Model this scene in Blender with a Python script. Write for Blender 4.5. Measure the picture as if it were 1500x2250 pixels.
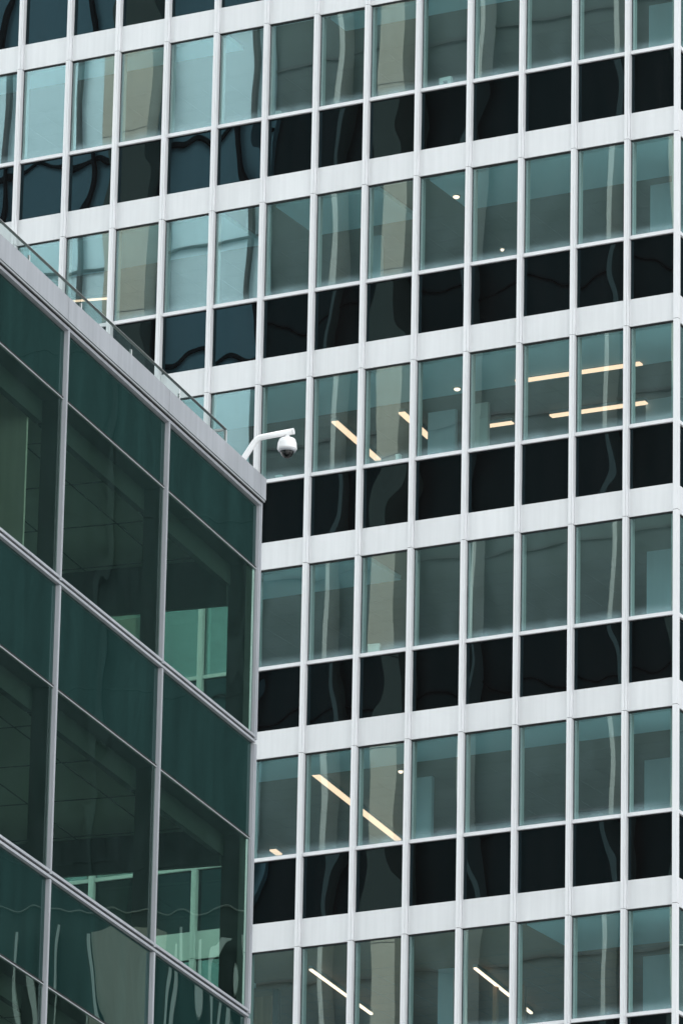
import bpy, bmesh, math, random
from mathutils import Vector, Matrix

random.seed(7)
for o in list(bpy.data.objects):
    bpy.data.objects.remove(o, do_unlink=True)
S = bpy.context.scene
COL = S.collection

# ------------------------------------------------------------------ camera
CAM_H = 1.7
F_PX, PITCH, ROLL = 14448.3, 0.32514, 0.01944
fw = Vector((0, math.cos(PITCH), math.sin(PITCH)))
rt0 = Vector((1, 0, 0))
up0 = rt0.cross(fw)
rt = math.cos(ROLL) * rt0 + math.sin(ROLL) * up0
up = -math.sin(ROLL) * rt0 + math.cos(ROLL) * up0
cam = bpy.data.cameras.new('camera')
cam.sensor_fit = 'HORIZONTAL'
cam.sensor_width = 36.0
cam.lens = F_PX / 1500.0 * 36.0
cam.clip_start = 0.5
cam.clip_end = 3000
camo = bpy.data.objects.new('camera', cam)
COL.objects.link(camo)
M3 = Matrix((rt, up, -fw)).transposed()
camo.matrix_world = Matrix.Translation((0, 0, CAM_H)) @ M3.to_4x4()
S.camera = camo

# ------------------------------------------------------------------ light
SUN_EL, SUN_AZ = math.radians(48), math.radians(12)       # overcast: broad soft sun high behind the tower
w = bpy.data.worlds.new('World')
S.world = w
w.use_nodes = True
nt = w.node_tree
nt.nodes.clear()
sky = nt.nodes.new('ShaderNodeTexSky')
sky.sky_type = 'NISHITA'
sky.sun_disc = False
sky.sun_elevation = SUN_EL
sky.sun_rotation = SUN_AZ
sky.air_density = 1.0
sky.dust_density = 4.0
hs = nt.nodes.new('ShaderNodeHueSaturation')
hs.inputs['Saturation'].default_value = 0.5
cl = nt.nodes.new('ShaderNodeTexNoise')                    # an even cloud cover, a little uneven in brightness
cl.inputs['Scale'].default_value = 2.2
cl.inputs['Detail'].default_value = 5
cr = nt.nodes.new('ShaderNodeMapRange')
cr.inputs['From Min'].default_value = 0.3
cr.inputs['From Max'].default_value = 0.7
cr.inputs['To Min'].default_value = 0.85
cr.inputs['To Max'].default_value = 1.15
cs = nt.nodes.new('ShaderNodeVectorMath'); cs.operation = 'SCALE'
cs.inputs[0].default_value = (7.35, 7.6, 7.75)
mxw = nt.nodes.new('ShaderNodeMix'); mxw.data_type = 'RGBA'
mxw.inputs[0].default_value = 0.7
tcw = nt.nodes.new('ShaderNodeTexCoord')
nt.links.new(tcw.outputs['Generated'], cl.inputs['Vector'])
nt.links.new(cl.outputs[0], cr.inputs['Value'])
nt.links.new(cr.outputs[0], cs.inputs['Scale'])
bg = nt.nodes.new('ShaderNodeBackground')
bg.inputs['Strength'].default_value = 0.12
wo = nt.nodes.new('ShaderNodeOutputWorld')
nt.links.new(sky.outputs[0], hs.inputs['Color'])
nt.links.new(hs.outputs[0], mxw.inputs[6])
nt.links.new(cs.outputs[0], mxw.inputs[7])
nt.links.new(mxw.outputs[2], bg.inputs['Color'])
nt.links.new(bg.outputs[0], wo.inputs['Surface'])
sun = bpy.data.lights.new('sun', 'SUN')
sun.energy = 1.1
sun.angle = math.radians(25)
sun.color = (1.0, 0.97, 0.93)
suno = bpy.data.objects.new('sun', sun)
COL.objects.link(suno)
sd = Vector((math.sin(SUN_AZ) * math.cos(SUN_EL), math.cos(SUN_AZ) * math.cos(SUN_EL), math.sin(SUN_EL)))
suno.rotation_euler = sd.to_track_quat('Z', 'Y').to_euler()
S.view_settings.view_transform = 'Standard'
S.view_settings.look = 'None'
S.view_settings.exposure = 1.5
S.view_settings.gamma = 1.0
S.cycles.max_bounces = 10
S.cycles.transparent_max_bounces = 16
S.cycles.glossy_bounces = 5
S.cycles.caustics_reflective = False
S.cycles.caustics_refractive = False
S.cycles.sample_clamp_indirect = 4.0
S.cycles.use_denoising = True

# ------------------------------------------------------------------ frames of the two buildings
YAW_T = -0.48515
T0 = Vector((-0.68635, 119.71111, 41.218 + CAM_H))        # mullion 6, half way between two joints
BAY, ST = 1.12675, 3.8
YAW_G = 1.23035
G0 = Vector((-2.39238, 85.71006, 26.66254 + CAM_H))       # middle mullion, double rail
GW, GS = 3.80702, 4.0
XC = 0.98954 * GW
GT = 0.6370 * GS                                           # transom above the double rail
GC = 0.88715 * GS                                          # underside of the cornice


def ray(px, py):
    return (fw + rt * ((px - 750) / F_PX) - up * ((py - 1125) / F_PX)).normalized()


def at_z(px, py, z):
    """Point of the world seen at this pixel of the 1500 x 2250 photograph at height z."""
    d = ray(px, py)
    return Vector((0, 0, CAM_H)) + d * ((z - CAM_H) / d.z)


def zj(r):
    return T0.z + ST * (2.5 - r)


def bx_(i):
    return BAY * (i - 6)


# ------------------------------------------------------------------ node materials
def mat(name):
    m = bpy.data.materials.new(name)
    m.use_nodes = True
    m.node_tree.nodes.clear()
    out = m.node_tree.nodes.new('ShaderNodeOutputMaterial')
    return m, m.node_tree, out


def N(t, kind, **kw):
    n = t.nodes.new(kind)
    for k, v in kw.items():
        if k in n.inputs.keys():
            n.inputs[k].default_value = v
        else:
            setattr(n, k, v)
    return n


def coords(t, scale=(1, 1, 1), rand=True):
    tc = N(t, 'ShaderNodeTexCoord')
    mp = N(t, 'ShaderNodeMapping')
    mp.inputs['Scale'].default_value = scale
    t.links.new(tc.outputs['Object'], mp.inputs['Vector'])
    if not rand:
        return mp.outputs[0]
    oi = N(t, 'ShaderNodeObjectInfo')
    mul = N(t, 'ShaderNodeMath', operation='MULTIPLY')
    mul.inputs[1].default_value = 91.7
    t.links.new(oi.outputs['Random'], mul.inputs[0])
    ad = N(t, 'ShaderNodeVectorMath', operation='ADD')
    t.links.new(mp.outputs[0], ad.inputs[0])
    t.links.new(mul.outputs[0], ad.inputs[1])
    return ad.outputs[0]


def painted(name, col, rough=0.5, var=0.06, streak=0.05, scale=0.7, metal=0.0, spec=0.4):
    """Paint, metal or plaster with uneven tone, faint rain streaks and uneven gloss."""
    m, t, out = mat(name)
    b = N(t, 'ShaderNodeBsdfPrincipled')
    b.inputs['Metallic'].default_value = metal
    b.inputs['Specular IOR Level'].default_value = spec
    n1 = N(t, 'ShaderNodeTexNoise')
    n1.inputs['Scale'].default_value = scale
    n1.inputs['Detail'].default_value = 6
    t.links.new(coords(t), n1.inputs['Vector'])
    n2 = N(t, 'ShaderNodeTexNoise')
    n2.inputs['Scale'].default_value = 4.0
    n2.inputs['Detail'].default_value = 3
    t.links.new(coords(t, (3, 3, 0.15)), n2.inputs['Vector'])
    oi = N(t, 'ShaderNodeObjectInfo')

    def mr(sock, lo, hi):
        q = N(t, 'ShaderNodeMapRange')
        q.inputs['From Min'].default_value = 0.3
        q.inputs['From Max'].default_value = 0.7
        q.inputs['To Min'].default_value = lo
        q.inputs['To Max'].default_value = hi
        t.links.new(sock, q.inputs['Value'])
        return q.outputs[0]
    a = mr(n1.outputs[0], 1 - var, 1 + var)
    c = mr(n2.outputs[0], 1 - streak, 1 + streak)
    q = N(t, 'ShaderNodeMapRange')
    q.inputs['To Min'].default_value = 0.975
    q.inputs['To Max'].default_value = 1.02
    t.links.new(oi.outputs['Random'], q.inputs['Value'])
    m1 = N(t, 'ShaderNodeMath', operation='MULTIPLY')
    t.links.new(a, m1.inputs[0]); t.links.new(c, m1.inputs[1])
    m2 = N(t, 'ShaderNodeMath', operation='MULTIPLY')
    t.links.new(m1.outputs[0], m2.inputs[0]); t.links.new(q.outputs[0], m2.inputs[1])
    vm = N(t, 'ShaderNodeVectorMath', operation='SCALE')
    vm.inputs[0].default_value = col
    t.links.new(m2.outputs[0], vm.inputs['Scale'])
    t.links.new(vm.outputs[0], b.inputs['Base Color'])
    rr = mr(n1.outputs[0], rough * 0.85, min(1, rough * 1.15))
    t.links.new(rr, b.inputs['Roughness'])
    t.links.new(b.outputs[0], out.inputs['Surface'])
    return m


def wavy_normal(t, amp, scale, tilt, stretch=(1, 1, 0.55)):
    """Normal of float glass that is not quite flat: slow waves plus a small tilt of each pane."""
    n = N(t, 'ShaderNodeTexNoise')
    n.inputs['Scale'].default_value = scale
    n.inputs['Detail'].default_value = 1.2
    n.inputs['Roughness'].default_value = 0.35
    t.links.new(coords(t, stretch), n.inputs['Vector'])
    s = N(t, 'ShaderNodeVectorMath', operation='SUBTRACT')
    s.inputs[1].default_value = (0.5, 0.5, 0.5)
    t.links.new(n.outputs['Color'], s.inputs[0])
    k = N(t, 'ShaderNodeVectorMath', operation='SCALE')
    k.inputs['Scale'].default_value = amp
    t.links.new(s.outputs[0], k.inputs[0])
    oi = N(t, 'ShaderNodeObjectInfo')
    wn = N(t, 'ShaderNodeTexWhiteNoise', noise_dimensions='1D')
    mu = N(t, 'ShaderNodeMath', operation='MULTIPLY')
    mu.inputs[1].default_value = 537.3
    t.links.new(oi.outputs['Random'], mu.inputs[0])
    t.links.new(mu.outputs[0], wn.inputs['W'])
    s2 = N(t, 'ShaderNodeVectorMath', operation='SUBTRACT')
    s2.inputs[1].default_value = (0.5, 0.5, 0.5)
    t.links.new(wn.outputs['Color'], s2.inputs[0])
    k2 = N(t, 'ShaderNodeVectorMath', operation='SCALE')
    k2.inputs['Scale'].default_value = tilt
    t.links.new(s2.outputs[0], k2.inputs[0])
    g = N(t, 'ShaderNodeNewGeometry')
    a = N(t, 'ShaderNodeVectorMath', operation='ADD')
    t.links.new(k.outputs[0], a.inputs[0]); t.links.new(k2.outputs[0], a.inputs[1])
    b = N(t, 'ShaderNodeVectorMath', operation='ADD')
    t.links.new(a.outputs[0], b.inputs[0]); t.links.new(g.outputs['Normal'], b.inputs[1])
    z = N(t, 'ShaderNodeVectorMath', operation='NORMALIZE')
    t.links.new(b.outputs[0], z.inputs[0])
    return z.outputs[0]


def glass(name, tint, refl_col, ior, boost, amp, scale, tilt, dirt_haze=0.0, dirt_h=None):
    """See-through coated pane: tinted transparency, wavy mirror reflection, a film of dust and painted haze."""
    m, t, out = mat(name)
    tr = N(t, 'ShaderNodeBsdfTransparent')
    tr.inputs['Color'].default_value = (*tint, 1)
    gl = N(t, 'ShaderNodeBsdfGlossy')
    gl.inputs['Color'].default_value = (*refl_col, 1)
    gl.inputs['Roughness'].default_value = 0.0
    t.links.new(wavy_normal(t, amp, scale, tilt), gl.inputs['Normal'])
    fr = N(t, 'ShaderNodeFresnel')
    fr.inputs['IOR'].default_value = ior
    ad = N(t, 'ShaderNodeMath', operation='ADD', use_clamp=True)
    ad.inputs[1].default_value = boost
    t.links.new(fr.outputs[0], ad.inputs[0])
    mx = N(t, 'ShaderNodeMixShader')
    t.links.new(ad.outputs[0], mx.inputs['Fac'])
    t.links.new(tr.outputs[0], mx.inputs[1])
    t.links.new(gl.outputs[0], mx.inputs[2])
    last = mx.outputs[0]
    if dirt_haze:
        df = N(t, 'ShaderNodeBsdfDiffuse')
        df.inputs['Color'].default_value = (0.46, 0.67, 0.71, 1)  # bluish veil: dust plus a painted haze that lightens the whole pane
        nz = N(t, 'ShaderNodeTexNoise')
        nz.inputs['Scale'].default_value = 2.6
        nz.inputs['Detail'].default_value = 5
        t.links.new(coords(t, (1, 1, 0.6)), nz.inputs['Vector'])
        mr = N(t, 'ShaderNodeMapRange')
        mr.inputs['From Min'].default_value = 0.35
        mr.inputs['From Max'].default_value = 0.75
        mr.inputs['To Min'].default_value = dirt_haze * 0.4
        mr.inputs['To Max'].default_value = dirt_haze
        t.links.new(nz.outputs[0], mr.inputs['Value'])
        fac = mr.outputs[0]
        if dirt_h:                                    # dust that has settled on the lower edge of the pane
            tc = N(t, 'ShaderNodeTexCoord')
            sp = N(t, 'ShaderNodeSeparateXYZ')
            t.links.new(tc.outputs['Object'], sp.inputs[0])
            m3 = N(t, 'ShaderNodeMapRange')
            m3.inputs['From Min'].default_value = dirt_h[0]
            m3.inputs['From Max'].default_value = dirt_h[1]
            m3.inputs['To Min'].default_value = dirt_h[2]
            m3.inputs['To Max'].default_value = 0.0
            m3.interpolation_type = 'SMOOTHERSTEP'
            t.links.new(sp.outputs[2], m3.inputs['Value'])
            m4 = N(t, 'ShaderNodeMath', operation='MULTIPLY')
            t.links.new(m3.outputs[0], m4.inputs[0]); t.links.new(nz.outputs[0], m4.inputs[1])
            m5 = N(t, 'ShaderNodeMath', operation='ADD')
            t.links.new(m4.outputs[0], m5.inputs[0]); t.links.new(fac, m5.inputs[1])
            fac = m5.outputs[0]
        m2 = N(t, 'ShaderNodeMixShader')
        t.links.new(fac, m2.inputs['Fac'])
        t.links.new(last, m2.inputs[1])
        t.links.new(df.outputs[0], m2.inputs[2])
        last = m2.outputs[0]
    t.links.new(last, out.inputs['Surface'])
    return m


def dark_glass(name, base, refl_col, ior, boost, amp, scale, tilt):
    """Opaque back-painted spandrel glass with a wavy reflection."""
    m, t, out = mat(name)
    df = N(t, 'ShaderNodeBsdfDiffuse')
    nz = N(t, 'ShaderNodeTexNoise')
    nz.inputs['Scale'].default_value = 1.1
    nz.inputs['Detail'].default_value = 6
    t.links.new(coords(t, (2.2, 2.2, 0.35)), nz.inputs['Vector'])
    mr = N(t, 'ShaderNodeMapRange')
    mr.inputs['From Min'].default_value = 0.3
    mr.inputs['From Max'].default_value = 0.7
    mr.inputs['To Min'].default_value = 0.75
    mr.inputs['To Max'].default_value = 1.3
    t.links.new(nz.outputs[0], mr.inputs['Value'])
    vm = N(t, 'ShaderNodeVectorMath', operation='SCALE')
    vm.inputs[0].default_value = base
    t.links.new(mr.outputs[0], vm.inputs['Scale'])
    t.links.new(vm.outputs[0], df.inputs['Color'])
    gl = N(t, 'ShaderNodeBsdfGlossy')
    gl.inputs['Color'].default_value = (*refl_col, 1)
    gl.inputs['Roughness'].default_value = 0.0
    t.links.new(wavy_normal(t, amp, scale, tilt), gl.inputs['Normal'])
    fr = N(t, 'ShaderNodeFresnel')
    fr.inputs['IOR'].default_value = ior
    ad = N(t, 'ShaderNodeMath', operation='ADD', use_clamp=True)
    ad.inputs[1].default_value = boost
    t.links.new(fr.outputs[0], ad.inputs[0])
    mx = N(t, 'ShaderNodeMixShader')
    t.links.new(ad.outputs[0], mx.inputs['Fac'])
    t.links.new(df.outputs[0], mx.inputs[1])
    t.links.new(gl.outputs[0], mx.inputs[2])
    t.links.new(mx.outputs[0], out.inputs['Surface'])
    return m


def lamp_mat(name, col, strength):
    m, t, out = mat(name)
    e = N(t, 'ShaderNodeEmission')
    e.inputs['Color'].default_value = (*col, 1)
    e.inputs['Strength'].default_value = strength
    t.links.new(e.outputs[0], out.inputs['Surface'])
    return m


WHITE = painted('white_enamel', (0.755, 0.765, 0.77), 0.42, 0.03, 0.035)
WHITE_POST = painted('white_mullion_paint', (0.80, 0.805, 0.815), 0.40, 0.02, 0.015)
GASKET = painted('black_gasket', (0.012, 0.012, 0.013), 0.6, 0.1, 0.1)
ALU = painted('grey_aluminium', (0.38, 0.395, 0.42), 0.42, 0.06, 0.08, spec=0.5)
ALU_L = painted('pale_aluminium', (0.44, 0.46, 0.47), 0.4, 0.04, 0.04, spec=0.5)
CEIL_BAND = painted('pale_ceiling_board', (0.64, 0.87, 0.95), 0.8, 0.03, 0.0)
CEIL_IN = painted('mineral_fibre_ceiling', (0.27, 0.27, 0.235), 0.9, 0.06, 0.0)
JAMB = painted('inner_mullion_lining', (0.36, 0.37, 0.35), 0.7, 0.04, 0.02)
INNER = painted('interior_grey_paint', (0.78, 0.79, 0.76), 0.7, 0.04, 0.02)
JOINT = painted('ceiling_joint', (0.21, 0.21, 0.19), 0.9)
CEIL_LAMPLIT = painted('lamplit_ceiling', (0.36, 0.26, 0.18), 0.7, 0.08, 0.05)  # warm lamp glow put into the ceiling colour of the lowest storey
CARPET = painted('office_carpet', (0.52, 0.52, 0.50), 0.95, 0.1, 0.0)
PARTI = painted('blue_grey_partition', (0.55, 0.66, 0.72), 0.7, 0.05, 0.02)
WOOD = painted('light_wood', (0.45, 0.27, 0.15), 0.5, 0.15, 0.2)
GREY_D = painted('charcoal_interior_metal', (0.055, 0.065, 0.06), 0.6, 0.1, 0.05)
GREY_M = painted('grey_green_interior_wall', (0.34, 0.38, 0.34), 0.8, 0.06, 0.05)
GCEIL = painted('grey_ceiling_tiles', (0.46, 0.49, 0.44), 0.9, 0.06, 0.0)
VISION = glass('coated_vision_glass', (0.76, 1.0, 0.98), (0.78, 1.0, 1.0), 1.45, 0.165, 0.0046, 0.8, 0.0016,
               0.058, (-1.98, -1.72, 0.5))
SPAN = dark_glass('black_spandrel_glass', (0.0045, 0.0042, 0.0042), (0.42, 0.80, 0.94), 1.45, 0.002, 0.012, 1.2, 0.002)
GGREEN = glass('green_tinted_glass', (0.50, 0.68, 0.59), (0.7, 1.0, 0.92), 1.5, 0.0, 0.012, 1.0, 0.001, 0.012)
GSPAN = dark_glass('dark_green_spandrel_glass', (0.009, 0.027, 0.025), (0.7, 0.95, 0.92), 1.5, 0.0, 0.012, 1.0, 0.001)
LAMP = lamp_mat('warm_lamp_diffuser', (1.0, 0.57, 0.39), 0.66)
LAMP_HOT = lamp_mat('bright_warm_lamp_diffuser', (1.0, 0.64, 0.47), 1.0)


# ------------------------------------------------------------------ mesh helpers
class MB:
    def __init__(self):
        self.v, self.f, self.m, self.mats, self.smooth = [], [], [], [], []

    def mi(self, m):
        if m not in self.mats:
            self.mats.append(m)
        return self.mats.index(m)

    def box(self, x0, x1, y0, y1, z0, z1, m):
        b = len(self.v)
        self.v += [(x, y, z) for z in (z0, z1) for y in (y0, y1) for x in (x0, x1)]
        for q in ((0, 2, 3, 1), (4, 5, 7, 6), (0, 1, 5, 4), (2, 6, 7, 3), (0, 4, 6, 2), (1, 3, 7, 5)):
            self.f.append([b + i for i in q]); self.m.append(self.mi(m)); self.smooth.append(False)
        return self

    def quad(self, pts, m):
        b = len(self.v)
        self.v += [tuple(p) for p in pts]
        self.f.append(list(range(b, b + len(pts)))); self.m.append(self.mi(m)); self.smooth.append(False)
        return self

    def tube(self, path, r, m, n=16, caps=True):
        path = [Vector(p) for p in path]
        b = len(self.v)
        prev = None
        for i, p in enumerate(path):
            d = (path[min(i + 1, len(path) - 1)] - path[max(i - 1, 0)]).normalized()
            a = prev - d * prev.dot(d) if prev else d.orthogonal()
            a.normalize()
            prev = a
            c = d.cross(a)
            rr = r[i] if isinstance(r, (list, tuple)) else r
            for k in range(n):
                an = 2 * math.pi * k / n
                self.v.append(tuple(p + a * (rr * math.cos(an)) + c * (rr * math.sin(an))))
        for i in range(len(path) - 1):
            for k in range(n):
                k2 = (k + 1) % n
                self.f.append([b + i * n + k, b + i * n + k2, b + (i + 1) * n + k2, b + (i + 1) * n + k])
                self.m.append(self.mi(m)); self.smooth.append(True)
        if caps:
            for s in (0, len(path) - 1):
                q = [b + s * n + k for k in range(n)]
                self.f.append(q if s else q[::-1]); self.m.append(self.mi(m)); self.smooth.append(False)
        return self

    def lathe(self, prof, m, c=(0, 0, 0), n=32):
        """Profile of (radius, z) turned round the vertical axis through c."""
        b = len(self.v)
        for r, z in prof:
            for k in range(n):
                an = 2 * math.pi * k / n
                self.v.append((c[0] + r * math.cos(an), c[1] + r * math.sin(an), c[2] + z))
        for i in range(len(prof) - 1):
            for k in range(n):
                k2 = (k + 1) % n
                self.f.append([b + i * n + k, b + i * n + k2, b + (i + 1) * n + k2, b + (i + 1) * n + k])
                self.m.append(self.mi(m)); self.smooth.append(True)
        for s in (0, len(prof) - 1):
            q = [b + s * n + k for k in range(n)]
            self.f.append(q); self.m.append(self.mi(m)); self.smooth.append(False)
        return self

    def data(self, name):
        me = bpy.data.meshes.new(name)
        me.from_pydata(self.v, [], self.f)
        for m in self.mats:
            me.materials.append(m)
        for p, i, s in zip(me.polygons, self.m, self.smooth):
            p.material_index = i
            p.use_smooth = s
        bm = bmesh.new()
        bm.from_mesh(me)
        bmesh.ops.recalc_face_normals(bm, faces=bm.faces)
        bm.to_mesh(me)
        bm.free()
        return me


def put(name, me, parent=None, loc=(0, 0, 0), rz=0.0):
    if isinstance(me, MB):
        me = me.data(name)
    o = bpy.data.objects.new(name, me)
    COL.objects.link(o)
    o.parent = parent
    o.location = loc
    o.rotation_euler = (0, 0, rz)
    return o


def tag(o, label=None, cat=None, group=None, kind=None):
    for k, v in (('label', label), ('category', cat), ('group', group), ('kind', kind)):
        if v:
            o[k] = v
    return o


def empty(name, loc, rz=0.0):
    o = bpy.data.objects.new(name, None)
    COL.objects.link(o)
    o.location = loc
    o.rotation_euler = (0, 0, rz)
    o.empty_display_size = 0.3
    return o


# ================================================================== SETTING
ASPH = painted('asphalt', (0.05, 0.05, 0.052), 0.9, 0.2, 0.0, 0.3)
PAVE = painted('paving', (0.42, 0.42, 0.41), 0.85, 0.12, 0.0, 0.4)
tag(put('ground', MB().quad([(-900, -900, 0), (900, -900, 0), (900, 900, 0), (-900, 900, 0)], PAVE)), kind='structure')
RZ = YAW_T
rd = put('road', MB().quad([(-400, -38, .004), (400, -38, .004), (400, -22, .004), (-400, -22, .004)], ASPH),
         None, (T0.x, T0.y, 0), RZ)
tag(rd, kind='structure')

# ================================================================== WHITE-GRID TOWER
tower = empty('office_tower', (T0.x, T0.y, 0), YAW_T)
tag(tower, 'tall office tower with a white grid facade of windows and black glass panels', 'office tower')
Y_SP, Y_GL = 0.085, 0.125                       # front of the white panels, plane of the glass
W_H, R_H, D_H = 1.965, 0.07, 1.215             # window, sill rail, dark panel; the white panel is the rest
Z_SILL, Z_DARK, Z_WH = -W_H, -W_H - R_H, -W_H - R_H - D_H
HW = 0.047                                     # half of a mullion


def add_window(b, x0, x1, z=0):
    b.box(x0, x1, Y_GL - .02, Y_GL + .05, z - .022, z - .001, GASKET)
    for xa_, xb_ in ((x0, x0 + .007), (x1 - .007, x1)):
        b.box(xa_, xb_, Y_GL - .006, Y_GL + .045, z + Z_SILL - .001, z - .0215, GASKET)
    b.box(x0, x1, Y_SP - .02, Y_GL + .05, z + Z_DARK + .002, z + Z_SILL, WHITE_POST)
    b.box(x0, x1, Y_GL - .012, Y_GL + .03, z + Z_DARK - .012, z + Z_DARK + .0015, GASKET)
    b.box(x0, x1, Y_GL + .049, Y_GL + .4, z + Z_SILL - .05, z + Z_SILL - .01, INNER)    # window board inside
    return b


def add_pane(b, x0, x1, z=0):
    return b.quad([(x0, Y_GL, z + Z_SILL), (x1, Y_GL, z + Z_SILL), (x1, Y_GL, z - .021), (x0, Y_GL, z - .021)], VISION)


def add_dark(b, x0, x1, z=0):
    return b.box(x0, x1, Y_GL + .004, Y_GL + .03, z + Z_WH - .01, z + Z_DARK - .011, SPAN)


def add_white(b, x0, x1, z=0):                  # panel that ends at the joint below
    b.box(x0, x1, Y_SP, Y_GL + .12, z - ST + .003, z + Z_WH, WHITE)
    return b


def add_mullion(b, x, z0, z1):
    """Folded post: a main flange, a stepped second flange, the web and the lining inside the glass."""
    b.box(x - HW, x + .012, 0, .03, z0, z1, WHITE_POST)
    b.box(x + .017, x + HW, .006, .03, z0, z1, WHITE_POST)
    b.box(x - HW + .006, x + HW - .006, .0305, Y_GL + .05, z0, z1, WHITE_POST)
    b.box(x - HW + .004, x + HW - .004, Y_GL + .052, Y_GL + .235, z0, z1, JAMB)
    return b


XL, XR = HW + .001, BAY - HW - .001
win_me = add_window(MB(), XL, XR).data('window')
pane_me = add_pane(MB(), XL, XR).data('pane')
dark_me = add_dark(MB(), XL, XR).data('dark_panel')
white_me = add_white(MB(), XL, XR).data('white_panel')
CE = bx_(13) - .035                                    # outer corner
XRC = BAY - .136
cwin_me = add_window(MB(), XL, XRC).data('window')
cpane_me = add_pane(MB(), XL, XRC).data('pane')
cdark_me = add_dark(MB(), XL, XRC).data('dark_panel')
cwhite_me = add_white(MB(), XL, XRC).data('white_panel')
LEV = range(0, 6)
for r in range(-1, 6):
    for b in range(-1, 13):
        loc = (bx_(b), 0, zj(r))
        c = b == 12
        if r >= 0:
            wn = put('window', cwin_me if c else win_me, tower, loc)
            put('pane', cpane_me if c else pane_me, wn)
        if r >= 0 or b < 6:
            put('dark_panel', cdark_me if c else dark_me, tower, loc)
            put('white_panel', cwhite_me if c else white_me, tower, loc)
# the side round the corner: one bay of the same kit on every storey
SX0 = .02
swin = add_window(MB(), .03, XR).data('window')
spane = add_pane(MB(), .03, XR).data('pane')
sdark = add_dark(MB(), .03, XR).data('dark_panel')
swhite = add_white(MB(), .03, XR).data('white_panel')
for r in range(0, 6):
    loc = (CE + .001, .11, zj(r))
    wn = put('window', swin, tower, loc, math.pi / 2)
    put('pane', spane, wn)
    put('dark_panel', sdark, tower, loc, math.pi / 2)
    put('white_panel', swhite, tower, loc, math.pi / 2)
# mullions: storey-high lengths with an open joint under each white panel
Z_TOP, Z_BOT = zj(-2), zj(6) + .2


def mull_mesh():
    b = MB()
    for r in range(-2, 6):
        z1, z0 = zj(r) - .006, zj(r + 1) + .006
        add_mullion(b, 0, z0, z1)
        b.box(-HW + .012, HW - .012, .034, Y_GL + .04, z0 - .012, z0, GASKET)
    return b


mm = mull_mesh().data('mullion')
for i in range(-1, 13):
    put('mullion', mm, tower, (bx_(i), 0, 0))
b = MB()
for r in range(-2, 6):
    z1, z0 = zj(r) - .005, zj(r + 1) + .005
    b.box(-.10, -.002, 0, .10, z0, z1, WHITE_POST)
    b.box(-.098, -.006, .004, .096, z0 - .010, z0, GASKET)
    b.box(-.22, -.102, Y_GL + .06, .30, z0, z1, JAMB)
put('corner_post', b, tower, (CE, 0, 0))
# the rest of the tower beyond the picture: further bays, the storeys below and above
b = MB()
for r in range(-4, 10):
    for i in range(-12, 13):
        if -1 <= r <= 5 and i >= -1 and not (r == -1 and i >= 6):
            continue
        x1 = bx_(i) + (XRC if i == 12 else XR)
        z = zj(r)
        add_window(b, bx_(i) + XL, x1, z)
        add_dark(b, bx_(i) + XL, x1, z)
        add_white(b, bx_(i) + XL, x1, z)
        b.quad([(bx_(i) + XL, Y_GL, z + Z_SILL), (x1, Y_GL, z + Z_SILL), (x1, Y_GL, z - .02), (bx_(i) + XL, Y_GL, z - .02)], SPAN)
for i in range(-12, 14):
    if i < -1:
        add_mullion(b, bx_(i), zj(10), zj(-4))
    elif i < 13:
        add_mullion(b, bx_(i), zj(10), zj(6) + .0)
        add_mullion(b, bx_(i), zj(-2) + .01, zj(-4))
    else:
        b.box(CE - .10, CE - .002, 0, .10, zj(10), zj(6) - .01, WHITE_POST)
        b.box(CE - .10, CE - .002, 0, .10, zj(-2), zj(-4), WHITE_POST)
o = put('outer_facade', b, tower)
tag(o, kind='stuff')
b = MB()
b.box(bx_(-12), CE - .02, .3, 24, 0, zj(10) - .01, WHITE)           # base storeys
b.box(bx_(-12), CE - .02, 12, 24, zj(10), zj(-4), GREY_M)           # core and back of the building
b.box(bx_(-12), CE - .02, .1, 24, zj(-4), zj(-4) + 1.2, WHITE)      # roof slab
b.box(bx_(-12) - .3, bx_(-12), .1, 24, 0, zj(-4), WHITE)
for r in range(-4, 10):                                             # side wall past its first bay
    z = zj(r)
    for k in range(1 if 0 <= r <= 5 else 0, 10):
        y0 = .11 + k * BAY + XL
        b.box(CE - .20, CE - Y_SP, y0, y0 + XR - XL, z - ST, z + Z_WH, WHITE)
        b.box(CE - .16, CE - Y_GL, y0, y0 + XR - XL, z + Z_WH, z - .001, SPAN)
        b.box(CE - .15, CE - Y_SP + .02, y0, y0 + XR - XL, z + Z_DARK, z + Z_SILL, WHITE)
for k in range(1, 11):
    b.box(CE - .16, CE, .11 + k * BAY - HW, .11 + k * BAY + HW, zj(10), zj(-4), WHITE_POST)
put('core', b, tower)

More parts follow.
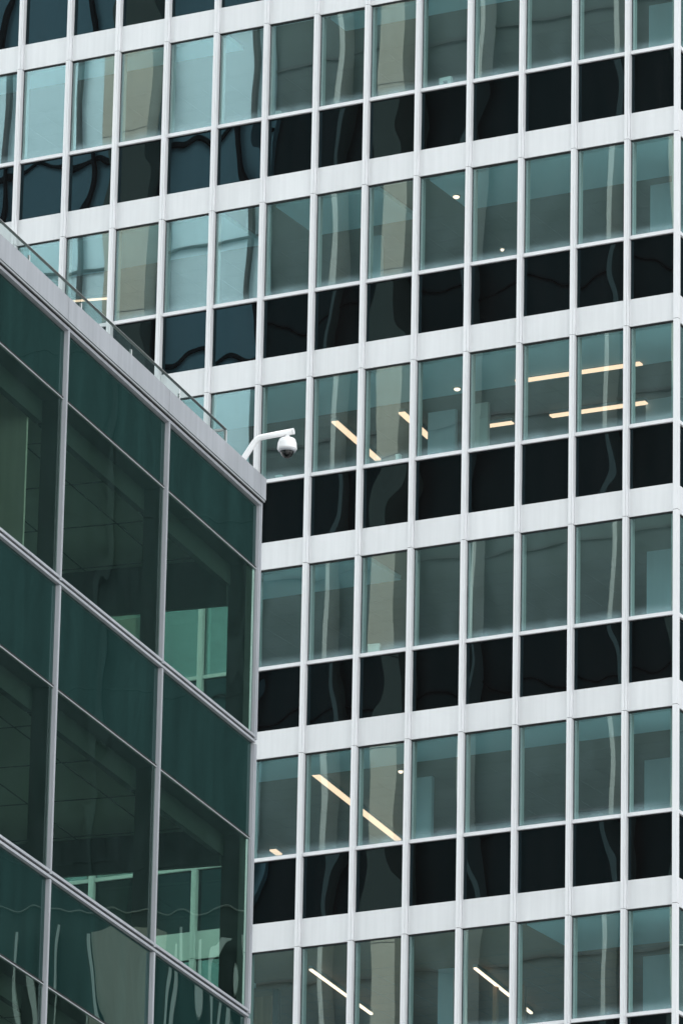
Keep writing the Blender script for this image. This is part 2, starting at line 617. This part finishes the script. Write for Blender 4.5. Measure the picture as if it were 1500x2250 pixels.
# ---- storeys behind the glass
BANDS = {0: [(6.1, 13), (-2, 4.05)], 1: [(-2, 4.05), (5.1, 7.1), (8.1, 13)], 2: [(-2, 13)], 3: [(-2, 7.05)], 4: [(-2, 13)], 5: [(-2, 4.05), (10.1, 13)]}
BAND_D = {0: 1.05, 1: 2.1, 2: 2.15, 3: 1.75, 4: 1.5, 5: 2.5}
CEZ = 0.10                                       # inner ceiling above the window head
for r in range(-1, 6):
    z = zj(r)
    b = MB()
    b.box(bx_(-3), CE - .32, Y_GL + .26, 12, z + CEZ, z + .55, CEIL_LAMPLIT if r == 5 else CEIL_IN)
    for k in range(4, 34):                       # tile joints
        b.box(bx_(-3), CE - .33, k * .6, k * .6 + .012, z + CEZ - .002, z + CEZ + .01, JOINT) if k * .6 < 11 else None
    for k in range(1, 34):
        b.box(bx_(-3) + k * .61, bx_(-3) + k * .61 + .012, 2.7, 11, z + CEZ - .003, z + CEZ + .01, JOINT) if bx_(-3) + k * .61 < CE - .4 else None
    put('ceiling', b, tower)
    b = MB().box(bx_(-3), CE - .32, Y_GL + .26, 12, z + Z_WH + .25, z + Z_WH + .40, CARPET)
    b.box(bx_(-3), CE - .32, Y_GL + .13, Y_GL + .25, z + Z_WH + .0, z + Z_SILL - .06, INNER)
    b.box(CE - .32, CE - .20, .4, 12, z + Z_WH + .0, z + Z_SILL - .06, INNER)
    put('floor', b, tower)
    put('rear_wall', MB().box(bx_(-3), CE - .32, 11.4, 11.6, z - ST + .56, z + CEZ - .001, INNER), tower) if r < 5 else None
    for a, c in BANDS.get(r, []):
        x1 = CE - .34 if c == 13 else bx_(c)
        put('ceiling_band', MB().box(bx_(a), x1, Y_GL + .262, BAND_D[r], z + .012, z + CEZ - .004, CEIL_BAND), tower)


def partition(r, px0, px1, depth, m, name='partition'):
    """Upright panel inside a storey, at a depth behind the glass, between two picture columns."""
    xs = []
    for px in (px0, px1):
        d = ray(px, 1125 + (r - 2.5) * 415)
        inv = Matrix.Rotation(-YAW_T, 3, 'Z')
        p0 = inv @ (Vector((0, 0, CAM_H)) - T0)
        dl = inv @ d
        k = (depth - p0.y) / dl.y
        xs.append(p0.x + dl.x * k)
    z = zj(r)
    put(name, MB().box(xs[0], xs[1], depth, depth + .1, z - ST + .56, z + CEZ - .006, m), tower)


partition(0, 1425, 1479, 2.6, PARTI)
partition(1, 1428, 1482, 2.6, PARTI)
partition(3, 1420, 1476, 2.35, PARTI)
partition(2, 1418, 1476, 4.2, PARTI)
partition(2, 940, 1000, 3.1, PARTI)
partition(2, 1035, 1071, 3.0, INNER)
partition(4, 906, 948, 2.7, PARTI)
partition(4, 1415, 1478, 3.4, PARTI)
partition(5, 962, 995, 2.9, PARTI)
partition(5, 1412, 1476, 3.6, PARTI)
partition(5, 1082, 1091, 4.2, WOOD, 'wood_post')
partition(5, 1144, 1152, 4.6, WOOD, 'wood_post')
partition(5, 600, 612, 3.0, GREY_D, 'column')
partition(5, 560, 598, 3.4, WOOD)
partition(1, 810, 838, 2.8, PARTI)

# ================================================================== GREEN GLASS BUILDING
gb = empty('glass_building', (G0.x, G0.y, 0), YAW_G)
tag(gb, 'low green glass office building with grey aluminium frames standing before the white tower', 'building')
GZ = G0.z
YG = 0.055                                      # glass plane behind the frames


def zl(k):
    return GZ + GS * k


XI = XC - .06                                   # inner limit at the corner
JX = [-4 * GW, -3 * GW, -2 * GW, -GW, 0.0]       # mullion lines; the corner closes the last bay
LEVELS = [0, -1, -2, -3, -4, -5, -6]
for x in JX:
    for k in range(0, -3, -1):
        zt = GZ + GC - .012 if k == 0 else zl(k + 1) - .075
        b = MB()
        b.box(x - .024, x + .024, 0, .022, zl(k) + .0, zt, ALU)
        b.box(x - .020, x + .028, .024, YG + .02, zl(k) + .0, zt, ALU)
        b.box(x - .045, x + .045, YG + .022, YG + .28, zl(k) + .0, zt, GREY_D)
        put('mullion', b, gb)
for k in range(1, -3, -1):                      # double rails (the top one sits under the cornice)
    b = MB()
    if k == 1:
        b.box(JX[0], XC - .045, .002, YG + .05, GZ + GC - .058, GZ + GC - .014, ALU)
    else:
        z = zl(k)
        b.box(JX[0], XC - .045, .006, YG + .05, z + .019, z + .056, ALU)
        b.box(JX[0], XC - .045, .035, YG + .05, z - .0204, z + .0198, GASKET)
        b.box(JX[0], XC - .045, .006, YG + .05, z - .056, z - .0205, ALU)
    put('floor_rail', b, gb)
    if k < 1:
        b = MB()
        b.box(XC - YG - .05, XC, .05, 12, z + .019, z + .056, ALU)
        b.box(XC - YG - .05, XC - .035, .05, 12, z - .0204, z + .0198, GASKET)
        b.box(XC - YG - .05, XC, .05, 12, z - .056, z - .0205, ALU)
        put('floor_rail', b, gb)
for k in range(0, -3, -1):                      # corner posts
    zt = GZ + GC - .012 if k == 0 else zl(k + 1) - .075
    b = MB()
    b.box(XC - .042, XC + .004, -.002, .045, zl(k), zt, ALU)
    b.box(XC - .066, XC - .044, .012, YG + .02, zl(k), zt, ALU)
    b.box(XC - .34, XC - .09, YG + .04, .36, zl(k) + .1, zt - .1, GREY_D)
    put('corner_post', b, gb)
for k in range(0, -3, -1):
    zt = GZ + GC - .076 if k == 0 else zl(k + 1) - .061
    zm = zl(k) + GT
    b = MB()
    b.box(JX[0], XC - .08, YG - .016, YG + .03, zm - .030, zm - .019, ALU_L)
    b.box(JX[0], XC - .08, YG - .010, YG + .03, zm - .0185, zm + .011, GASKET)
    put('transom', b, gb)
    for x in JX:
        x1 = x + GW - .035 if x < 0 else XC - .087
        put('spandrel_panel', MB().box(0, x1 - x - .036, 0, .025, 0, zt - zm - .012, GSPAN), gb, (x + .036, YG + .002, zm + .012))
        put('glazing', MB().quad([(0, 0, 0), (x1 - x - .036, 0, 0), (x1 - x - .036, 0, zm - zl(k) - .093), (0, 0, zm - zl(k) - .093)], GGREEN), gb, (x + .036, YG, zl(k) + .063))
        b = MB()                                # lining behind the frame: soffit, hanging fascia
        b.box(x + .046, x1, YG + .03, .33, zm - .028, zm + .05, GREY_D)
        b.box(x + .046, x1, .33, .43, zm - .33, zm + .05, GREY_D)
        put('blind_box', b, gb)
    # the far side: glazed from the corner
    put('spandrel_panel', MB().box(XC - YG - .027, XC - YG - .002, .13, 12, zm + .012, zt, GSPAN), gb)
    for y0, y1 in ((.05 + .05, 3.86), (3.94, 7.7), (7.78, 12)):
        put('glazing', MB().quad([(0, 0, 0), (0, y1 - y0, 0), (0, y1 - y0, zm - zl(k) - .04), (0, 0, zm - zl(k) - .04)], GGREEN), gb, (XC - YG, y0, zl(k) + .063))
    b = MB()
    b.box(XC - .42, XC - .34, .36, 11.9, zm - (.64 if k == 0 else .47), zm + .05, GREY_D)
    b.box(XC - .34, XC - YG - .028, .36, 11.9, zm - .028, zm + .05, GREY_D)
    put('blind_box', b, gb)
    for y in (3.9, 7.74):
        put('mullion', MB().box(XC - .30, XC, y - .03, y + .03, zl(k) + .07, zt, ALU), gb)
    # storey inside
    b = MB()
    b.box(JX[0], XC - .43, .44, 12, zm + .052, zm + .3, GCEIL)
    for q in range(0, 9):
        b.box(JX[0], XC - .44, 1.3 + q * 1.2, 1.32 + q * 1.2, zm + .045, zm + .06, GREY_D)
    for q in range(0, 11):
        b.box(JX[0] + .9 + q * 1.75, JX[0] + .92 + q * 1.75, .45, 12, zm + .043, zm + .06, GREY_D)
    put('ceiling', b, gb)
    put('floor', MB().box(JX[0], XC - .12, YG + .06, 12, zl(k) - .12, zl(k) + .05, CARPET), gb)
    put('rear_wall', MB().box(JX[0], XC - .45, 11.8, 12, zl(k) + .06, zm + .04, GREY_M), gb)
    put('end_wall', MB().box(JX[0], JX[0] + .2, .5, 11.7, zl(k) + .06, zm + .04, GREY_M), gb)
put('partition', MB().box(-GW - .30, -GW - .25, .44, 1.02, zl(0) + .06, zl(0) + GT + .03, painted('pale_sage_wall', (0.84, 0.79, 0.70), .8)), gb)
# lower storeys
b = MB()
b.box(JX[0], XC - YG, YG, 12, 0, zl(-2) - .08, GSPAN)
for x in JX + [XC - .03]:
    b.box(x - .03, x + .03, 0, YG - .001, 0, zl(-2) - .08, ALU)
for k in range(-3, -7, -1):
    b.box(JX[0], XC, .01, YG - .002, zl(k) - .06, zl(k) + .06, ALU)
put('lower_storeys', b, gb)
# cornice of folded sheets with open joints
GX0 = -4 * GW
CT = GZ + GC + .355
xs = [-GW * 4, -GW * 3 - .17, -GW * 2 - .17, -GW - .17, -.17, XC - .20, XC + .015]
for a, c in zip(xs[:-1], xs[1:]):
    b = MB()
    b.box(a + .006, c - .006, -.05, .05, GZ + GC + .028, CT, ALU)
    b.box(a + .006, c - .006, -.035, .05, GZ + GC + .0, GZ + GC + .022, ALU_L)
    b.box(a + .006, c - .006, .051, .45, CT - .06, CT - .002, ALU)
    put('cornice_sheet', b, gb)
b = MB()
b.box(GX0, XC - .01, -.02, .10, GZ + GC - .012, CT - .07, GASKET)
b.box(XC - .45, XC + .015, .46, 12, GZ + GC + .028, CT, ALU)
b.box(GX0, XC - .46, .46, 12, GZ + GC - .3, CT - .25, GREY_M)
b.box(GX0, XC - .12, .13, 12, zl(0) + GT + .302, GZ + GC - .31, GREY_D)
put('roof', b, gb)


# ================================================================== THINGS ON THE ROOF
def local(o, p):
    return Matrix.Translation(o.location) @ Matrix.Rotation(o.rotation_euler.z, 4, 'Z') @ Vector(p)


# glass guard rail
RAIL_IN, RAIL_TOP = .43, CT + .66
gr = empty('guard_rail', local(gb, (XC - RAIL_IN, RAIL_IN, CT - .25)), YAW_G)
tag(gr, 'frameless glass guard rail with thin dark handrail along the glass building roof', 'railing')
RH = RAIL_TOP - (CT - .25)
RGLASS = glass('clear_rail_glass', (0.86, 0.92, 0.91), (0.9, 1, 1), 1.45, 0.0, 0.002, 1.0, 0.001, 0.03)
DRAIL = painted('dark_handrail_metal', (0.05, 0.055, 0.055), .35, .05, .02)
STEEL = painted('brushed_steel', (0.55, 0.57, 0.57), .35, .04, .03)
RL = 4 * GW + XC - RAIL_IN - .2
b = MB().box(-RL, .014, -.014, .014, RH - .022, RH, DRAIL).box(-RL, .012, -.012, .012, RH + .0005, RH + .006, STEEL)
put('handrail', b, gr)
put('handrail', MB().box(-.02, .02, .025, 6, RH - .03, RH + .006, STEEL), gr)
for q in range(0, 9):
    if q == 0:
        put('post', MB().box(-.022, .012, -.02, .018, 0, RH - .023, STEEL), gr)
    else:
        put('post', MB().box(-.02, .02, -.012, .012, 0, RH - .12, STEEL), gr, (-q * 1.9, 0, 0))
for q in range(0, 8):
    put('glass_panel', MB().quad([(-1.86, 0, .04), (0, 0, .04), (0, 0, RH - .023), (-1.86, 0, RH - .023)], RGLASS), gr, (-q * 1.9 - .022, -.014, 0))
put('glass_panel', MB().quad([(0, .05, .04), (0, 3, .04), (0, 3, RH - .03), (0, .05, RH - .03)], RGLASS), gr)

# dome camera on its bent arm
CAMW = painted('white_camera_shell', (0.84, 0.84, 0.84), .35, .02, .02)
cc = empty('security_camera', local(gb, (XC - .13, .31, CT + .01)), YAW_G)
tag(cc, 'white dome security camera hanging from a bent pipe at the roof corner', 'camera')
P0, P1, P2 = Vector((0, 0, .20)), Vector((0, -.255, .575)), Vector((0, -.80, .625))
pts = [Vector((0, .16, -.04)), P0]
a, c = P0.lerp(P1, .80), P1.lerp(P2, .16)
pts.append(a)
for q in range(1, 8):
    s = q / 8
    pts.append((1 - s) ** 2 * a + 2 * s * (1 - s) * P1 + s * s * c)
pts += [c, P2]
b = MB().tube(pts, .044, CAMW, 20)
put('mounting_arm', b, cc)
put('arm_cap', MB().tube([P2 - (P2 - P1).normalized() * .001, P2 + (P2 - P1).normalized() * .012], .047, CAMW, 20), cc)
HX = P2 + Vector((0, .085, -.04))
hb = MB().lathe([(.026, .0), (.026, -.02), (.036, -.022), (.036, -.052), (.075, -.057), (.105, -.068), (.119, -.084), (.123, -.100), (.1235, -.118), (.132, -.120), (.134, -.13), (.142, -.205), (.142, -.222), (.128, -.238)], CAMW, HX)
ho = put('housing', hb, cc)
put('trim_ring', MB().lathe([(.128, -.236), (.128, -.25), (.108, -.264), (.096, -.264), (.096, -.245)], ALU, HX), ho)
dome_m, t, out = mat('smoked_dome')
tr = N(t, 'ShaderNodeBsdfTransparent'); tr.inputs['Color'].default_value = (.30, .32, .32, 1)
gl = N(t, 'ShaderNodeBsdfGlossy'); gl.inputs['Roughness'].default_value = .02
fr = N(t, 'ShaderNodeFresnel'); fr.inputs['IOR'].default_value = 1.6
mx = N(t, 'ShaderNodeMixShader')
t.links.new(fr.outputs[0], mx.inputs[0]); t.links.new(tr.outputs[0], mx.inputs[1]); t.links.new(gl.outputs[0], mx.inputs[2])
t.links.new(mx.outputs[0], out.inputs[0])
prof = [(0.094 * math.cos(a), -.262 - .098 * math.sin(a)) for a in [math.radians(q) for q in range(0, 90, 9)]] + [(.004, -.360)]
put('dome', MB().lathe(prof, dome_m, HX), cc)
lb = MB().lathe([(.050, -.255), (.056, -.30), (.03, -.325), (.01, -.33)], GASKET, HX)
lo = put('camera_body', lb, cc)
put('lens', MB().tube([HX + Vector((-.04, -.01, -.29)), HX + Vector((-.066, -.02, -.30))], .02, GREY_D, 14), lo)


# ================================================================== LAMPS AND SMALL THINGS IN THE TOWER
LG = 'lamps on the tower ceilings'


def strip_lamp(r, p, q, label, wdt=.12, m=None, drop=.075):
    z = zj(r) + CEZ - drop
    A, B = at_z(*p, z), at_z(*q, z)
    L = (B - A).length
    o = empty('ceiling_lamp', A, math.atan2(B.y - A.y, B.x - A.x))
    tag(o, label, 'ceiling lamp', LG)
    put('housing', MB().box(0, L, -wdt / 2 - .012, wdt / 2 + .012, .012, .024 if drop > .1 else drop - .004, ALU_L), o)
    n = max(1, round(L / 2.4))
    for k in range(n):
        put('diffuser', MB().box(L * k / n + (.012 if k else 0), L * (k + 1) / n, -wdt / 2, wdt / 2, -.018, .0115, m or LAMP), o)


strip_lamp(2, (735, 926), (830, 1010), 'slanting strip lamp crossing a white post, beside the dome camera', .13)
strip_lamp(2, (882, 906), (944, 962), 'short slanting strip lamp partly hidden behind a post, next to a blue grey partition', .13)
strip_lamp(2, (1134, 838), (1408, 798), 'long level strip lamp over three windows, upper of the pair near the corner', .15, None, .118)
strip_lamp(2, (1210, 914), (1420, 884), 'long level strip lamp over three windows, lower of the pair near the corner', .15)
strip_lamp(2, (1070, 936), (1126, 928), 'very short level strip lamp low in a window, left of the level pair', .13)
strip_lamp(4, (692, 1702), (874, 1846), 'long slanting strip lamp across two windows, two storeys below the dome camera', .13)
strip_lamp(5, (682, 2131), (816, 2229), 'thin bright slanting strip lamp in the lowest storey, beside the green building', .055, LAMP_HOT)
strip_lamp(5, (1043, 2128), (1167, 2227), 'thin bright slanting strip lamp in front of wooden posts', .055, LAMP_HOT)
strip_lamp(4, (599, 1868), (613, 1878), 'tiny lit lamp at the window sill beside the green building', .13)
strip_lamp(1, (150, 662), (238, 655), 'added dim strip lamp in place of a warm reflected streak, behind the glass guard rail', .05)  # warm streak mirrored in the pane, built as an added lamp


def spot_lamp(r, p, label, rad=.06):
    z = zj(r) + CEZ - .115
    A = at_z(*p, z)
    o = empty('ceiling_lamp', A)
    tag(o, label, 'ceiling lamp', LG)
    put('housing', MB().lathe([(rad + .02, .038), (rad + .02, .012), (rad, .01)], ALU_L), o)
    put('diffuser', MB().lathe([(rad, .009), (rad, -.012), (rad * .6, -.03)], LAMP_HOT), o)


spot_lamp(1, (1002, 432), 'small round lit lamp high in a dark window, second row from the top')
spot_lamp(1, (1103, 548), 'faint tiny round lamp just above a sill, second window row from the top', .035)
spot_lamp(2, (1004, 855), 'small round lit lamp at the right edge of a window, above a slanting strip lamp', .06)
spot_lamp(4, (880, 1696), 'small round lamp at the upper right of a window in the second lowest storey', .045)


def on_sill(name, r, px, label, cat, build, depth=.24):
    d = ray(px, 1125 + (r - 2.5) * 415 + 100)
    inv = Matrix.Rotation(-YAW_T, 3, 'Z')
    p0 = inv @ (Vector((0, 0, CAM_H)) - T0)
    dl = inv @ d
    k = (depth - p0.y) / dl.y
    x = p0.x + dl.x * k
    p = Matrix.Rotation(YAW_T, 3, 'Z') @ Vector((x, depth, 0)) + Vector((T0.x, T0.y, 0))
    o = build(name)
    o.location = (p.x, p.y, zj(r) + Z_SILL - .0098)
    o.rotation_euler = (0, 0, YAW_T + random.uniform(-.2, .2))
    tag(o, label, cat)
    return o


PAPER = painted('white_card', (0.55, 0.54, 0.51), .8, .04, .02)
RED = painted('red_plastic', (0.6, 0.06, 0.04), .4)


def frame_card(name):
    b = MB()
    b.box(-.13, -.055, 0, .08, 0, .24, PAPER).box(.055, .13, 0, .08, 0, .24, PAPER)
    b.box(-.0548, .0548, 0, .08, .165, .24, PAPER).box(-.0548, .0548, 0, .08, 0, .05, PAPER)
    b.box(-.0546, .0546, .05, .078, .0502, .1648, GREY_D)
    return put(name, b)


def carton(w_, h_):
    def f(name):
        b = MB().box(-w_ / 2, w_ / 2, 0, .09, 0, h_, PAPER).box(-w_ / 2 - .006, w_ / 2 + .006, -.006, .096, h_ + .001, h_ + .03, PAPER)
        return put(name, b)
    return f


def pile(name):
    b = MB()
    for k in range(5):
        b.box(-.17 + random.uniform(-.03, .03), .17 + random.uniform(-.03, .03), random.uniform(0, .02), .1, k * .022, k * .022 + .02, PAPER)
    b.box(-.13, -.02, .02, .09, .112, .17, PAPER)
    return put(name, b)


on_sill('speaker_box', 0, 977, 'white box with a round dark opening on an upper window sill', 'box', frame_card)
on_sill('paper_pile', 0, 618, 'untidy pile of white papers on a top storey window sill', 'papers', pile)
on_sill('carton', 3, 820, 'wide pale carton on a window sill one storey below the dome camera', 'carton', carton(.22, .2))
on_sill('carton', 2, 873, 'narrow white carton standing on the sill below a slanting strip lamp', 'carton', carton(.08, .16))
on_sill('carton', 2, 612, 'small square white carton on the sill under the dome camera', 'carton', carton(.13, .1))
on_sill('cup', 3, 1173, 'small red cup on a window sill', 'cup',
        lambda n: put(n, MB().lathe([(.028, 0), (.034, .07), (.036, .075), (.030, .075), (.026, .01)], RED)))

# ================================================================== BUILDINGS SEEN ONLY IN THE GLASS
LB = 60.0                                        # across the street from the tower
BLUEP = painted('pale_blue_cladding', (0.62, 0.80, 0.87), .35, .05, .03, .2)
DARKW = painted('dark_green_curtain_wall', (0.030, 0.052, 0.052), .5, .25, .1, .1)
DARKF = painted('black_window_frames', (0.02, 0.022, 0.025), .6)
TAN = painted('tan_limestone', (0.42, 0.385, 0.32), .8, .08, .06, .3)
FIN = painted('pale_stone_fin', (0.46, 0.46, 0.43), .7, .06, .04, .3)
Lc = Matrix.Rotation(-YAW_T, 3, 'Z') @ (Vector((0, 0, 0)) - Vector((T0.x, T0.y, 0)))


def mirror_x(i):
    u = bx_(i)
    return u - (Lc.x - u) * LB / (-Lc.y)


ob = empty('stone_office_block', (T0.x, T0.y, 0), YAW_T)
tag(ob, 'office block of pale cladding, dark glass and tan piers mirrored in the tower windows', 'office block')
TOPZ = 118
xa, xb = mirror_x(-8), mirror_x(5.0)
xe = 14
b = MB()
b.box(xa, xb, -LB - 30, -LB, 0, TOPZ, BLUEP)
put('pale_wing', b, ob)

b = MB()
b.box(xb + .002, xe, -LB - 30, -LB - .3, 0, TOPZ, DARKW)
for k in range(1, 28):
    b.box(xb + .01, xe, -LB - .3, -LB - .22, k * 4.2, k * 4.2 + .08, DARKF)
put('dark_wing', b, ob)
b = MB()
for k in range(1, 32):
    zz = k * 3.65 + 1.1
    b.box(xa, xb - .01, -LB + .001, -LB + .12, zz, zz + (.13 if k % 2 else .06), DARKF)
for i in (-6.2, -4.6, -3.3, -1.6, -.25, 1.32, 3.06, 4.80):
    x = mirror_x(i)
    b.box(x - .07, x + .07, -LB + .121, -LB + .3, 0, TOPZ, DARKF)
put('window_frames', b, ob)
for i0, i1 in ((2.1, 2.98), (7.50, 7.97), (13.1, 13.9)):
    b = MB().box(mirror_x(i0), mirror_x(i1), -LB - .29 if i0 > 5 else -LB + .31, -LB + 1.0, 0, TOPZ + 1, TAN)
    for k in range(1, 40):
        b.box(mirror_x(i0) + .001, mirror_x(i1) - .001, -LB + 1.0, -LB + 1.001, k * 3 - .03, k * 3, DARKF)
    put('stone_pier', b, ob)
for i, hw in ((6.52, .085), (9.20, .07), (11.80, .075), (14.4, .10)):
    x = mirror_x(i)
    put('fin', MB().box(x - hw, x + hw, -LB - .29, -LB + .5, 0, TOPZ, FIN if hw > .06 else TAN), ob)

# dark tower and lower block down the street, mirrored in the green glass
Lr = Vector((.597, .737))
SLATE = painted('slate_frames', (0.045, 0.07, 0.07), .6, .2, .1)
dt = empty('dark_tower', (-2.4 + 88 * .63, 86 + 88 * .777, 0), math.atan2(-.63, .777))
tag(dt, 'dark glass tower down the street mirrored in the green building', 'office tower')
b = MB().box(-60, 60, 0, 30, 0, 150, painted('dark_slate_curtain_wall', (0.03, 0.055, 0.055), .55, .35, .25, .06))
put('wall', b, dt)
b = MB()
for k in range(1, 30):
    b.box(-60, 60, -.02, -.001, k * 5, k * 5 + .05, SLATE)
for k in range(-14, 15):
    b.box(k * 4.2 - .1, k * 4.2 + .1, -.2, -.021, 0, 150, SLATE)
put('window_frames', b, dt)
lk = empty('stone_block', (-2.4 + 62 * .63, 86 + 62 * .777, 0), math.atan2(-.63, .777))
tag(lk, 'lower tan and white block mirrored at the foot of the green building', 'office block')
WFIN = painted('white_stone_fin', (0.80, 0.80, 0.76), .7, .06, .04, .3)
PTAN = painted('pale_tan_stone', (0.58, 0.53, 0.45), .8, .08, .06, .3)
LT = 41.75
b = MB().box(-26, 26, .3, 14, 0, LT, painted('dark_green_glazing', (0.05, 0.075, 0.07), .4, .3, .1, .2))
put('wall', b, lk)
put('coping', MB().box(-26.1, 26.1, .2, 14.1, LT + .001, LT + .018, FIN), lk)
for x, hw, m in ((6.4, .05, WFIN), (5.6, .04, WFIN), (5.0, .05, WFIN), (4.48, .07, WFIN), (4.0, .04, WFIN), (3.3, .055, WFIN), (1.35, .04, WFIN), (1.12, .06, WFIN), (.65, .05, WFIN), (.25, .07, WFIN), (-.12, .04, WFIN), (-.36, .05, WFIN), (-3, .1, WFIN), (-6, .12, FIN), (-9, .16, FIN), (8.5, .1, FIN), (11, .16, FIN)):
    put('fin', MB().box(x - hw, x + hw, -.3, .299, 0, LT - random.uniform(.45, 1.0), m), lk)
put('stone_pier', MB().box(1.75, 3.2, -.2, .298, 0, LT - .55, PTAN), lk)
